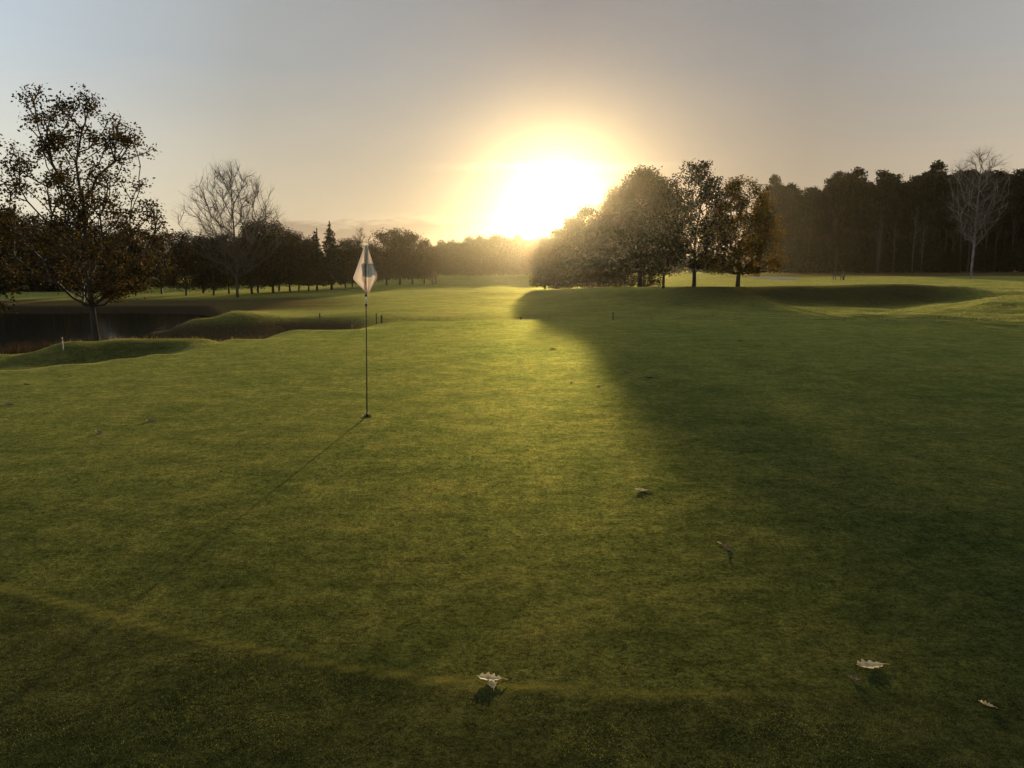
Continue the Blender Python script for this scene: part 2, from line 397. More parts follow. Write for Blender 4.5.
def bare_tree(name, seed, H, h0, env, n_att, r_base, bark, twig_mat, twigs=9, bf=.5, twig_len=.5, r_tip=.012, fineness=.008, droop=0.0, lop=0, trunk_top=None, step=.6):
    rng = np.random.default_rng(seed)
    att = envelope_points(rng, n_att, h0, H, interp_env(env), 1.0, .55)
    tt = trunk_top or h0 * 1.05
    tp = [(.04 * math.sin(z * .9 + seed), .04 * math.cos(z * 1.1), z) for z in np.linspace(-.3, tt, max(5, int(tt / .6)))]
    P, pr, tips = grow_skeleton(rng, att, h0 * .8, tp, bf, step, .045)
    r = radii(P, pr, r_tip, r_base); nT = len(tp); r[:nT] = np.maximum(r[:nT], np.linspace(r_base, r_base * .5, nT)); r[0] *= 1.5; r[1] *= 1.1
    V, Fc = tubes(P, pr, r, 5)
    root = bpy.data.objects.new(name, None); COL.objects.link(root)
    mesh_obj('trunk', V, Fc, bark, root)
    # fine twigs fanning from the outer nodes, outward and up
    idx = np.repeat(tips, twigs); base = P[idx]
    par_ = P[pr[idx]]; d = base - par_; d /= np.maximum(np.linalg.norm(d, axis=1, keepdims=True), 1e-6)
    d = d + rng.normal(0, .55, d.shape) + np.array([0, 0, .35 - droop]); d /= np.linalg.norm(d, axis=1, keepdims=True)
    start = par_ + (base - par_) * rng.random((len(idx), 1))
    Ln = twig_len * rng.uniform(.4, 1.3, (len(idx), 1))
    mid = start + d * Ln * .5; d2 = d + rng.normal(0, .35, d.shape) - np.array([0, 0, droop]); d2 /= np.linalg.norm(d2, axis=1, keepdims=True)
    end = mid + d2 * Ln * .5
    d3 = d + rng.normal(0, .6, d.shape); end2 = mid + d3 * Ln * .35
    n = len(idx); PP = np.concatenate([start, mid, end, end2]); q = np.arange(n)
    prr = np.concatenate([np.full(n, -1), q, q + n, q + n])
    def tb(a, b, ra, rb):
        P2 = np.concatenate([a, b]); m = len(a)
        dd = b - a; dd /= np.maximum(np.linalg.norm(dd, axis=1, keepdims=True), 1e-6)
        u = np.cross(dd, np.array([[.31, .2, .93]])); u /= np.linalg.norm(u, axis=1, keepdims=True); v = np.cross(dd, u)
        V = [a + (u * math.cos(t) + v * math.sin(t)) * ra for t in (0, 2.1, 4.2)] + [b + (u * math.cos(t) + v * math.sin(t)) * rb for t in (0, 2.1, 4.2)]
        V = np.stack(V, 1); bs = (np.arange(m) * 6)[:, None]
        Fq = np.stack([np.concatenate([bs + i, bs + (i + 1) % 3, bs + 3 + (i + 1) % 3, bs + 3 + i], 1) for i in range(3)], 1).reshape(-1, 4)
        return V.reshape(-1, 3), Fq
    A = [tb(start, mid, fineness, fineness * .8), tb(mid, end, fineness * .8, fineness * .4), tb(mid, end2, fineness * .7, fineness * .4)]
    off = 0; VV = []; FF = []
    for v, f in A: VV.append(v); FF.append(f + off); off += len(v)
    mesh_obj('crown', np.concatenate(VV), np.concatenate(FF), twig_mat, root)
    return root
def place(root, px, D, s=1.0, rot=0.0, label=None, cat='tree', group=None, sink=.05, sxy=None, X=None, wide=1.0):
    x = (px - 512) / F * (D * math.cos(PITCH) + 0.0) if X is None else X
    root.location = (x, D, hz(x, D) - sink); root.rotation_euler = (0, 0, rot)
    root.scale = (s * wide, s * wide, s)
    tag(root, label, cat, group); return root
def scale_to(D, px, top_row, H):        # scale that puts the top of a tree of height H at an image row
    x = (px - 512) / F * D
    return (at(px, top_row, D)[2] - hz(x, D) + .05) / H

# ================================================================== THE SETTING
def build_ground():
    def spaced(lo, hi, c, n, dmin):
        a = math.asinh((lo - c) / dmin / 40); b = math.asinh((hi - c) / dmin / 40)
        return c + np.sinh(np.linspace(a, b, n)) * dmin * 40
    xs = spaced(-700, 700, 0, 560, .05); ys = spaced(-60, 700, 5, 620, .05)
    X, Y = np.meshgrid(xs, ys); x = X.ravel(); y = Y.ravel()
    z = height(x, y)
    V = np.stack([x, y, z], 1); nx, ny = len(xs), len(ys)
    i = (np.arange(ny - 1)[:, None] * nx + np.arange(nx - 1)[None]).ravel()
    Fq = np.stack([i, i + 1, i + 1 + nx, i + nx], 1)
    g = mesh_obj('ground', V, Fq, M['turf']); tag(g, kind='structure')
    ge = green_edge(x, y)
    a = g.data.attributes.new('zone', 'FLOAT', 'POINT'); a.data.foreach_set('value', smooth01(-.06, .06, ge).astype(np.float32))
    t = x / np.maximum(y, 1)
    lit = .8 * smooth01(38, 46, y) * smooth01(58, 51, y) * smooth01(.1, .3, t) * (1 - smooth01(.52, .62, t)) + .9 * smooth01(38, 48, y) * smooth01(-.12, -.3, t) * smooth01(70, 62, y)  # last term paints the tree row's shadow dark brown across the left bank
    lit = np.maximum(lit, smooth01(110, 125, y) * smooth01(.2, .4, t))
    a = g.data.attributes.new('lip', 'FLOAT', 'POINT'); a.data.foreach_set('value', (np.exp(-(ge / .024) ** 2) * (y < 6) * smooth01(1.7, -.3, x)).astype(np.float32))
    a = g.data.attributes.new('litter_shade', 'FLOAT', 'POINT'); a.data.foreach_set('value', np.clip(lit, 0, 1).astype(np.float32))
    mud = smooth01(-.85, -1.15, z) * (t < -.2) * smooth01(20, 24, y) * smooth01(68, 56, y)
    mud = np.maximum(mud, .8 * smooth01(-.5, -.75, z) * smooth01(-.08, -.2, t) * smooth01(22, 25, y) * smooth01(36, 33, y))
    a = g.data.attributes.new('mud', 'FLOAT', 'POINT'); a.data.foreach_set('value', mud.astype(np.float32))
build_ground()

def build_water():
    m, nt, out = newmat('pond_water')
    p = nd(nt, 'ShaderNodeBsdfPrincipled', Roughness=.06); p.inputs['Base Color'].default_value = (.012, .012, .008, 1)
    p.inputs['IOR'].default_value = 1.33
    g = nd(nt, 'ShaderNodeNewGeometry'); n1 = noise(nt, g.outputs['Position'], 1.6, 3, .5)
    b = nd(nt, 'ShaderNodeBump', Strength=.12, Distance=.03); nt.links.new(n1, b.inputs['Height']); nt.links.new(b.outputs[0], p.inputs['Normal'])
    nt.links.new(p.outputs[0], out.inputs[0])
    xs = np.linspace(-140, -9, 40); ys = np.linspace(17, 56, 14); X, Y = np.meshgrid(xs, ys)
    V = np.stack([X.ravel(), Y.ravel(), np.full(X.size, -1.3)], 1)
    i = (np.arange(13)[:, None] * 40 + np.arange(39)[None]).ravel()
    w = mesh_obj('pond_water', V, np.stack([i, i + 1, i + 41, i + 40], 1), m); tag(w, kind='structure')
build_water()

def build_bunker():
    m = plain_mat('bunker_sand', (.26, .23, .17), .95, .1, 6)
    c = ((773 - 512) / F * 112, 112.0); V = [(c[0], c[1], hz(*c) + .05)]; n = 40; rings = 4
    for k in range(1, rings + 1):
        for i in range(n):
            a = 2 * math.pi * i / n; rr = (1 + .15 * math.sin(3 * a + 1) + .1 * math.sin(5 * a)) * k / rings
            x = c[0] + 2.9 * rr * math.cos(a); y = c[1] + 7.0 * rr * math.sin(a)
            V.append((x, y, hz(x, y) + .04 + .12 * (k / rings) ** 2 - (.14 if k == rings else 0)))
    Fc = [[0, 1 + i, 1 + (i + 1) % n] for i in range(n)]
    for k in range(rings - 1):
        for i in range(n):
            Fc.append([1 + k * n + i, 1 + (k + 1) * n + i, 1 + (k + 1) * n + (i + 1) % n, 1 + k * n + (i + 1) % n])
    tag(mesh_obj('sand_bunker', V, Fc, m), 'pale sand bunker glimpsed beyond the golden tree, in front of the pine wood', 'bunker', kind='structure')
build_bunker()

# ------------------------------------------------------------------ grass blades (nobody could count them)
def blade_mat():
    m, nt, out = newmat('grass_blade'); L = nt.links
    g = nd(nt, 'ShaderNodeNewGeometry')
    n1 = noise(nt, g.outputs['Position'], 2.3, 5, .65, .3)
    f = math_(nt, 'ADD', math_(nt, 'MULTIPLY', n1, .55), math_(nt, 'MULTIPLY', g.outputs['Random Per Island'], .5))
    c = ramp(nt, f, [(.3, (.024, .033, .009)), (.48, (.028, .038, .011)), (.64, (.050, .062, .020)), (.80, (.17, .20, .08))])
    p = nd(nt, 'ShaderNodeBsdfPrincipled', Roughness=.5); L.new(c, p.inputs['Base Color']); p.inputs['Specular IOR Level'].default_value = .12
    t = nd(nt, 'ShaderNodeBsdfTranslucent'); L.new(mixc(nt, 1.0, c, (1.5, 1.3, .5), 'MULTIPLY'), t.inputs[0])
    mx = nd(nt, 'ShaderNodeMixShader'); mx.inputs[0].default_value = .4
    L.new(p.outputs[0], mx.inputs[1]); L.new(t.outputs[0], mx.inputs[2]); L.new(mx.outputs[0], out.inputs[0]); return m
M['blade'] = blade_mat()
def build_blades(name, n, dmin, dmax, seed, hgreen, hfringe, width, label):
    rng = np.random.default_rng(seed)
    D = np.exp(rng.uniform(math.log(dmin), math.log(dmax), n)); t = rng.uniform(-.86, .86, n)   # density falls with distance
    x = t * D; y = D + rng.uniform(-.02, .02, n)
    keep = rng.random(n) < smooth01(dmax, dmax * .45, D)
    x, y, D = x[keep], y[keep], D[keep]
    ge = green_edge(x, y); w = smooth01(.10, -.06, ge)
    patch = .65 + .35 * N2(x * 3.1, y * 2.3) + .2 * N3(x * 9, y * 8)
    h = (hgreen + (hfringe - hgreen) * w) * rng.uniform(.5, 1.25, len(x)) * np.clip(patch, .35, 1.3)
    z = height(x, y); a = rng.uniform(0, 2 * math.pi, len(x)); wd = width * rng.uniform(.7, 1.3, len(x)) * np.clip(D / 4, 1, 2.2)
    ln = h * rng.uniform(.1, .9, len(x)); b = rng.uniform(0, 2 * math.pi, len(x))
    c = np.stack([x, y, z - .001], 1); u = np.stack([np.cos(a) * wd, np.sin(a) * wd, 0 * a], 1) * .5
    tip = c + np.stack([np.cos(b) * ln, np.sin(b) * ln, h], 1)
    V = np.stack([c - u, c + u, tip], 1).reshape(-1, 3)
    o = mesh_obj(name, V, np.arange(len(V)).reshape(-1, 3), M['blade'], smooth=False)
    tag(o, label, 'grass', kind='stuff')
build_blades('grass', 1300000, 1.7, 20, 5, .004, .0070, .0020, 'short mown grass of the green and its fringe')

# ================================================================== TREES
def rnd(a, b): return random.uniform(a, b)
random.seed(11)

# --- the oak by the pond
LUMP = .72
oak = make_tree('oak_tree', 21, 7.3, 1.35, [(0, .35), (.06, .75), (.2, 1.0), (.42, .95), (.62, .72), (.8, .55), (.93, .35), (1, .1)] and
                [(0, 1.0), (.1, 2.1), (.25, 2.45), (.42, 2.35), (.58, 2.1), (.75, 1.9), (.9, 1.5), (1, .7)],
                430, 18500, .085, M['oak_leaf'], M['bark'], .088, .006, bf=.6, clump=.15, trunk_top=4.2, sides=6, lumps=60, step=.3, shell=.6, low_z=1.1, leaf_part='crown')
place(oak, 90, 21.8, scale_to(21.8, 90, 88, 7.3), .6, 'bronze leaved oak with see-through crown on the grassy bank beside the pond', 'tree')
LUMP = .42
oak2 = make_tree('oak_tree', 33, 6.5, 1.2, [(0, 1.4), (.2, 2.3), (.5, 2.2), (.8, 1.5), (1, .4)],
                 260, 10000, .11, M['oak_leaf'], M['bark'], .12, .01, bf=.5, clump=.2, trunk_top=2.5, lumps=30, step=.35, shell=.6, low_z=1.0)
place(oak2, -62, 26, scale_to(26, -40, 128, 6.5), 2.0, 'dark oak crown reaching in beside the see-through oak, at the frame edge', 'tree')

# --- bare tree
bare = bare_tree('bare_tree', 5, 11.2, 2.4, [(0, 1.6), (.15, 3.2), (.4, 4.5), (.6, 4.4), (.8, 3.4), (.93, 2.1), (1, .8)], 420, .12, M['bare_bark'], M['bare_bark'], 8, .6, 1.1, .006, .0075, trunk_top=7.5)
place(bare, 236, 68, scale_to(68, 230, 166, 11.3), 0, 'tall leafless tree with a fan of fine twigs standing above the dark row', 'tree')
small_bare = bare_tree('bare_tree', 15, 8.0, 2.0, [(0, .9), (.3, 1.7), (.7, 2.0), (1, .6)], 120, .10, M['bare_bark'], M['bare_bark'], 8, .45, .7, .014, .011)
place(small_bare, 362, 104, scale_to(104, 362, 229, 8.1), 0, 'small leafless tree behind the flag, twigs poking over the dark row', 'tree')
birch = bare_tree('birch_tree', 9, 17.5, 5.0, [(0, 1.0), (.12, 2.2), (.35, 3.7), (.55, 4.0), (.75, 4.0), (.9, 3.2), (1, 1.4)], 250, .17, M['birch_bark'], M['birch_twig'], 10, .55, 1.5, .008, .0085, droop=.22, trunk_top=14)
place(birch, 972, 104, scale_to(104, 972, 150, 17.8), 0, 'tall leafless birch with pale trunk and limbs in front of the black pine wood', 'tree')

# --- row of round trees behind the pond, one prototype per shape
rowP = []
for k, (H, h0, env) in enumerate([
    (7.0, .85, [(0, 1.6), (.15, 2.3), (.45, 2.5), (.75, 1.8), (1, .6)]),
    (7.0, .75, [(0, 1.5), (.2, 2.1), (.5, 2.2), (.8, 1.4), (1, .4)]),
    (7.0, .95, [(0, 1.7), (.2, 2.6), (.5, 2.7), (.8, 2.0), (1, .9)])]):
    rowP.append(make_tree('row_tree', 40 + k, H, h0, env, 300, 8500, .17, M['row_leaf'], M['bark'], .11, .012, bf=.4, clump=.34, trunk_top=3, lumps=26, step=.6, shell=.55, low_z=.9))
fir = make_tree('fir_tree', 50, 7.5, .7, [(0, 1.7), (.1, 1.75), (.5, 1.0), (.8, .42), (.97, .05), (1, .01)], 260, 5600, .2, M['pine_leaf'], M['pine_bark'], .13, .01, bf=.8, clump=.12, trunk_top=7.5, step=.6, shell=.45, low_z=.7, droop=.3)
ORD = ['first', 'second', 'third', 'fourth', 'fifth', 'sixth', 'seventh', 'eighth', 'ninth', 'tenth', 'eleventh', 'twelfth', 'thirteenth', 'fourteenth']
used = set()
def inst(proto, *a, **k):
    if proto.name in used: o = copy_tree(proto)
    else: o = proto; used.add(proto.name)
    return place(o, *a, **k)
# (trunk px, distance, top row, prototype)
left_row = [(134, 74, 243, 0), (160, 78, 236, 2), (184.6, 74, 232, 1), (202, 80, 234, 0), (212, 74, 236, 1), (228, 77, 233, 2)]
right_row = [(251, 76, 225, 1), (257, 79, 219, 0), (272, 78, 222, 2), (278, 83, 226, 1), (289, 82, 229, 0), (298, 86, 233, 1), (308, 86, 238, 2), (345, 95, 240, 1), (352, 100, 238, 0)]
GRP = 'trees in the row behind the pond'
for i, (px, D, row, k) in enumerate(left_row):
    n = len(left_row) - 1 - i
    inst(rowP[k], px, D, scale_to(D, px, row, 7.0), rnd(0, 6), 'dark round tree in the row, %s trunk to the left of the bare tree' % ORD[n], 'tree', GRP, wide=rnd(.85, 1.05))
for i, (px, D, row, k) in enumerate(right_row[:7]):
    inst(rowP[k], px, D, scale_to(D, px, row, 7.0), rnd(0, 6), 'dark round tree in the row, %s trunk to the right of the bare tree' % ORD[i], 'tree', GRP, wide=rnd(.85, 1.05))
for i, (px, D, row, k) in enumerate(right_row[7:]):
    inst(rowP[k], px, D, scale_to(D, px, row, 7.0), rnd(0, 6), ['round dark tree half hidden by the flag, nearer one', 'round dark tree half hidden by the flag, touching the clump'][i], 'tree', GRP)
inst(fir, 316, 88, scale_to(88, 316, 228, 7.5), 0, 'pointed dark fir in the row, shorter of the neighbouring pair', 'fir tree', GRP)
inst(fir, 331, 90, scale_to(90, 331, 221, 7.5), 1.3, 'pointed dark fir in the row, taller of the neighbouring pair', 'fir tree', GRP)
# group right of the flag
grp = [(372, 112, 246, 1, 'lowest, half behind the flag'), (386, 112, 231, 2, 'broad one just past the flag'), (400, 114, 228, 0, 'central one with the highest top'),
       (412, 117, 233, 2, 'broad one beside the end one'), (424, 122, 240, 1, 'end one sloping down to the far wood')]
for px, D, row, k, w in grp:
    inst(rowP[k], px, D, scale_to(D, px, row, 7.0), rnd(0, 6), 'leafy tree in the clump beyond the flag, ' + w, 'tree', 'tree clump beyond the flag', wide=1.15)
# dark wood behind the row and the pond, far side
backL = [(-70, 120, 205, 0), (-40, 110, 212, 2), (-12, 118, 206, 0), (14, 112, 214, 1), (42, 122, 222, 2), (68, 116, 226, 0), (92, 124, 228, 2), (118, 118, 232, 1), (144, 128, 229, 0), (170, 128, 232, 2),
         (194, 132, 236, 0), (222, 134, 238, 1), (250, 134, 236, 2), (280, 138, 238, 0), (308, 140, 241, 1), (335, 150, 246, 2), (360, 155, 248, 0)]
for i, (px, D, row, k) in enumerate(backL):
    inst(rowP[k], px, D, scale_to(D, px, row, 7.0), rnd(0, 6), 'dark tree of the wood beyond the lit lawn, behind the row', 'tree', 'wood behind the pond lawn', wide=1.2)
for i, (px, D, row, k) in enumerate([(-30, 92, 205, 2), (8, 90, 208, 0), (38, 95, 214, 1), (78, 72, 250, 1), (104, 93, 222, 2), (60, 92, 216, 0), (128, 96, 228, 1), (-55, 90, 208, 1)]):
    inst(rowP[k], px, D, scale_to(D, px, row, 7.0), rnd(0, 6), 'dark tree at the edge of the far lawn, seen through the oak crown' if i != 3 else 'small tree across the pond, short trunk just left of the oak trunk', 'tree', 'trees across the pond' if i != 3 else None, wide=1.1)
und = make_tree('undergrowth_bush', 70, 2.0, .15, [(0, 1.3), (.4, 1.5), (.8, 1.0), (1, .4)], 90, 2600, .16, M['bush_leaf'], M['bark'], .05, .01, bf=.4, clump=.2, trunk_top=.5, step=.4, low_z=.1)
for i in range(16):
    inst(und, -60 + i * 12.5 + rnd(-3, 3), rnd(86, 91), rnd(.8, 1.25), rnd(0, 6), 'dark bush closing the far edge of the lit lawn across the pond', 'bush', 'bushes across the pond', wide=1.4)

# --- the clump right of the sun
T = make_tree('sunlit_oak', 61, 10, 1.4, [(0, 2.2), (.15, 3.3), (.45, 3.5), (.7, 2.8), (.9, 1.6), (1, .4)], 620, 26000, .19, M['fair_leaf'], M['bark'], .2, .015, bf=.4, clump=.36, trunk_top=4.5, lumps=40, step=.6, low_z=1.3)
inst(T, 641, 76, scale_to(76, 640, 167, 10.1), .4, 'big round leafy tree, tallest and densest right of the sun', 'tree', wide=.98)
o = copy_tree(T); place(o, 617, 79, scale_to(79, 617, 187, 10.1), 2.2, 'leafy tree on the left shoulder of the big round tree, towards the sun', 'tree', wide=.85)
T6 = make_tree('shrubby_tree', 62, 7, .5, [(0, 2.0), (.2, 2.7), (.5, 2.6), (.8, 1.7), (1, .5)], 340, 13000, .19, M['fair_leaf'], M['bark'], .14, .012, bf=.4, clump=.32, trunk_top=2.5, lumps=34, step=.6, low_z=.5)
inst(T6, 588, 78, scale_to(78, 588, 205, 7.1), 0, 'bushy tree directly below and right of the sun disc', 'tree', wide=.8)
for px, D, row, l, w in [(570, 80, 217, 'bushy tree directly under the sun', .8), (556, 84, 228, 'low bushy tree under the sun, second lowest of the clump', .75), (545, 88, 237, 'lowest hazy bush at the left tip of the clump by the fairway', .8),
                      (604, 84, 214, 'low tree filling the gap between the sun and the big round tree', .8)]:
    inst(T6, px, D, scale_to(D, px, row, 7.1), rnd(0, 6), l, 'tree', wide=w)
T4 = make_tree('see_through_oak', 64, 10.6, 1.5, [(0, 2.3), (.2, 3.1), (.45, 3.0), (.6, 2.7), (.8, 2.5), (1, 1.0)], 520, 12500, .19, M['fair_leaf'], M['bark'], .17, .014, bf=.5, clump=.27, trunk_top=4.5, lumps=34, step=.6, low_z=1.4)
inst(T4, 694.5, 53, scale_to(53, 694, 160, 10.7), 0, 'sparse see-through tree on the ridge, between the big round tree and the golden one', 'tree', wide=.95)
T5 = make_tree('golden_tree', 65, 9.6, 1.3, [(0, 2.9), (.12, 3.9), (.35, 4.0), (.6, 3.2), (.8, 2.3), (1, .8)], 560, 19000, .19, M['gold_leaf'], M['bark'], .18, .014, bf=.5, clump=.3, trunk_top=3.6, lumps=40, step=.6, low_z=1.2)
inst(T5, 739, 52, scale_to(52, 739, 176, 9.8), 2.5, 'tree with golden yellow leaves low on its outer side, single trunk on the ridge', 'tree')
o = copy_tree(T4); place(o, 664, 58, scale_to(58, 664, 178, 10.7), 3, 'slim tree squeezed against the big round tree, thin trunk on the ridge', 'tree', wide=.75)
for i, (px, D, h) in enumerate([(560, 79, 2.0), (578, 77, 2.2), (594, 76, 1.9), (609, 77, 2.4), (625, 75, 1.7), (648, 78, 1.9)]):
    inst(und, px, D, h / 2.0, i * 1.1, 'low hazy bush in the thicket at the foot of the trees under the sun', 'bush', 'bushes at the foot of the clump')

# --- pine wood on the right
pineP = []
for k, (H, h0, env) in enumerate([
    (18, 8.5, [(0, 1.2), (.2, 2.0), (.5, 2.3), (.8, 1.5), (1, .4)]),
    (18, 7.0, [(0, 1.4), (.3, 2.3), (.6, 2.2), (.9, 1.3), (1, .4)]),
    (18, 9.5, [(0, 1.5), (.3, 2.5), (.6, 2.6), (.9, 1.6), (1, .6)])]):
    pineP.append(make_tree('pine_tree', 80 + k, H, h0, env, 150, 5200, .40, M['pine_leaf'], M['pine_bark'], .15, .02, bf=.9, clump=.36, trunk_top=H * .9, lumps=22, step=.9, low_z=h0 * .75))
under = make_tree('holly_bush', 90, 6.5, .4, [(0, 2.0), (.4, 2.4), (.8, 1.6), (1, .5)], 150, 4200, .3, M['pine_leaf'], M['bark'], .1, .02, bf=.5, clump=.38, trunk_top=2.5, step=.7, low_z=.4)
tops = [(772, 178), (800, 186), (822, 177), (845, 172), (868, 178), (880, 170), (905, 176), (928, 168), (944, 172), (960, 177), (982, 166), (1000, 175), (1015, 173), (1040, 170)]
PG = 'pines of the dark wood'
rp = random.Random(4)
px = 770.0; i = 0
while px < 1075:
    row = np.interp(px, [t[0] for t in tops], [t[1] for t in tops]) + rp.choice([-7, -3, 0, 3, 6, 9, 12]) + rp.uniform(-2, 2)
    D = rp.uniform(180, 198)
    inst(pineP[i % 3], px, D, scale_to(D, px, row, 18.2), rp.uniform(0, 6), 'tall pine in the front line of the black wood, bare stem below dark top', 'pine', PG, wide=rp.uniform(.9, 1.2))
    px += rp.uniform(6.5, 10); i += 1
for rowi, (D0, dr) in enumerate([(208, 7), (222, 7), (238, 5)]):
    px = 765.0
    while px < 1090:
        row = np.interp(px, [t[0] for t in tops], [t[1] for t in tops]) + dr + rp.uniform(-3, 9)
        D = D0 + rp.uniform(-5, 5)
        inst(pineP[i % 3], px, D, scale_to(D, px, row, 18.2), rp.uniform(0, 6), 'tall dark pine deep in the black wood, behind the front line of stems', 'pine', 'pines deep in the dark wood', wide=1.25)
        px += rp.uniform(11, 16); i += 1
px = 770.0
while px < 1080:
    D = rp.uniform(200, 214)
    inst(under, px, D, rp.uniform(1.2, 2.3), rp.uniform(0, 6), 'dark evergreen bush filling the space between the pine stems', 'bush', 'undergrowth of the pine wood', wide=1.3)
    px += rp.uniform(9, 14)
px = 778.0
while px < 1080:
    inst(under, px, rp.uniform(182, 196), rp.uniform(.6, 1.6), rp.uniform(0, 6), 'dark evergreen bush filling the space between the pine stems', 'bush', 'undergrowth of the pine wood', wide=1.2)
    px += rp.uniform(7, 15)
px = 775.0
while px < 1080:
    inst(under, px, rp.uniform(226, 240), rp.uniform(2.0, 2.8), rp.uniform(0, 6), 'dark evergreen bush filling the space between the pine stems', 'bush', 'undergrowth of the pine wood', wide=1.6)
    px += rp.uniform(12, 16)

M['grey_bark'] = bark_mat('grey_bark', (.03, .025, .02), (.13, .11, .09), 4)
yb = bare_tree('young_birch', 19, 11, 3.0, [(0, .5), (.4, 1.1), (.8, 1.0), (1, .4)], 40, .075, M['grey_bark'], M['bare_bark'], 4, .7, .8, .008, .009, trunk_top=9)
for px, D, row, l in [(836, 168, 246, 'thin pale stem at the wood edge just above the bench'), (878.5, 170, 215, 'tallest leaning pale stem in the wood edge, leftmost of the four'), (893, 174, 222, 'pale thin stem in the wood edge, second of the four'),
                      (912, 168, 205, 'pale thin stem in the wood edge, third of the four'), (921, 172, 218, 'pale thin stem in the wood edge, nearest to the birch')]:
    inst(yb, px, D, scale_to(D, px, row, 11), rnd(0, 6), l, 'young tree', None, wide=.8)

# --- far wood across the end of the fairway
farP = [make_tree('far_tree', 95 + k, 14, .35, [(0, 3.6), (.3, 4.8), (.6, 4.4), (.85, 2.8), (1, .9)], 220, 6500, .45, M['far_leaf'], M['bark'], .22, .03, bf=.5, clump=.7, trunk_top=6, lumps=22, step=1.2, low_z=1) for k in range(2)]
ftop = [(425, 246), (440, 243), (460, 240), (480, 238), (500, 236), (515, 237), (530, 238), (545, 240), (660, 238), (760, 230), (790, 225)]
px = 424.0; i = 0
while px < 560:
    D = rp.uniform(210, 228); row = np.interp(px, [t[0] for t in ftop], [t[1] for t in ftop]) + rp.uniform(-2.5, 2.5)
    inst(farP[i % 2], px, D, scale_to(D, px, row, 14.2), rp.uniform(0, 6), 'hazy grey tree of the far wood closing the end of the fairway', 'tree', 'far wood at the end of the fairway', wide=rp.uniform(.85, 1.15))
    px += rp.uniform(5, 8); i += 1
for (a, b, D0, rr, g) in [(330, 440, 240, 251, 'far wood at the end of the fairway'), (424, 560, 240, 244, 'far wood at the end of the fairway'), (560, 775, 240, 252, 'far trees seen between the trunks on the ridge')]:
    px = float(a)
    while px < b:
        D = D0 + rp.uniform(-10, 10)
        inst(farP[i % 2], px, D, scale_to(D, px, rr + rp.uniform(-3, 3), 14.2), rp.uniform(0, 6),
             'hazy grey tree of the far wood closing the end of the fairway' if g[4] == 'w' else 'far tree glimpsed between the trunks on the ridge', 'tree', g, wide=1.15)
        px += rp.uniform(11, 15); i += 1

# ================================================================== THE FLAGSTICK
bx, by, bz = ground_at(367, 417)
tx, ty, tz = at(365.6, 245, by)
steel = plain_mat('pole_paint', (.045, .04, .03), .4, .1, 30)
white_p = plain_mat('white_band', (.7, .68, .62), .5, .05, 30)
blackm = plain_mat('black_rubber', (.012, .012, .012), .5, .1, 30)
fs = empty('flagstick', (bx, by, bz), 'thin flagstick standing in the hole on the putting green', 'flagstick')
tl = ((tx - bx) / (tz - bz), 0)
hp = tz - bz
def poleat(z): return (tl[0] * z, 0)
m = MB(); m.lathe((0, 0, 0), [(.0075, -.05), (.0075, .4), (.0065, .9), (.0055, 1.4), (.005, hp - .01), (.003, hp)], 12, 0, tl); m.obj('pole', steel, fs, True)
def rowz(row): return at(366, row, by)[2] - bz
za, zb = rowz(305), rowz(295.5)
m = MB(); m.lathe((0, 0, 0), [(.0085, za + .012), (.0085, zb - .012)], 12, 0, tl); m.obj('band', white_p, fs, True)
for zz in (za, zb):
    m = MB(); m.lathe((0, 0, 0), [(.006, zz - .014), (.014, zz - .01), (.014, zz + .01), (.006, zz + .014)], 12, 0, tl); m.obj('stopper', blackm, fs, True)
m = MB(); m.lathe((0, 0, 0), [(.010, 0), (.016, .012), (.016, .03), (.008, .045)], 14); m.obj('ferrule', blackm, fs, True)
# the hole with its cup
cup = MB(); n = 28; prof2 = [(.054, .004), (.052, .004), (.052, -.02), (.052, -.1), (.0, -.1)]
V = []; Fc = []
for r_, z_ in prof2:
    for k in range(n): V.append((r_ * math.cos(2 * math.pi * k / n), r_ * math.sin(2 * math.pi * k / n), z_))
for j in range(len(prof2) - 1):
    for k in range(n): Fc.append([j * n + k, j * n + (k + 1) % n, (j + 1) * n + (k + 1) % n, (j + 1) * n + k])
cup_o = mesh_obj('hole_cup', V, Fc, blackm); cup_o.location = (bx, by, bz + .004); tag(cup_o, 'dark rim of the golf hole around the foot of the flagstick', 'hole')
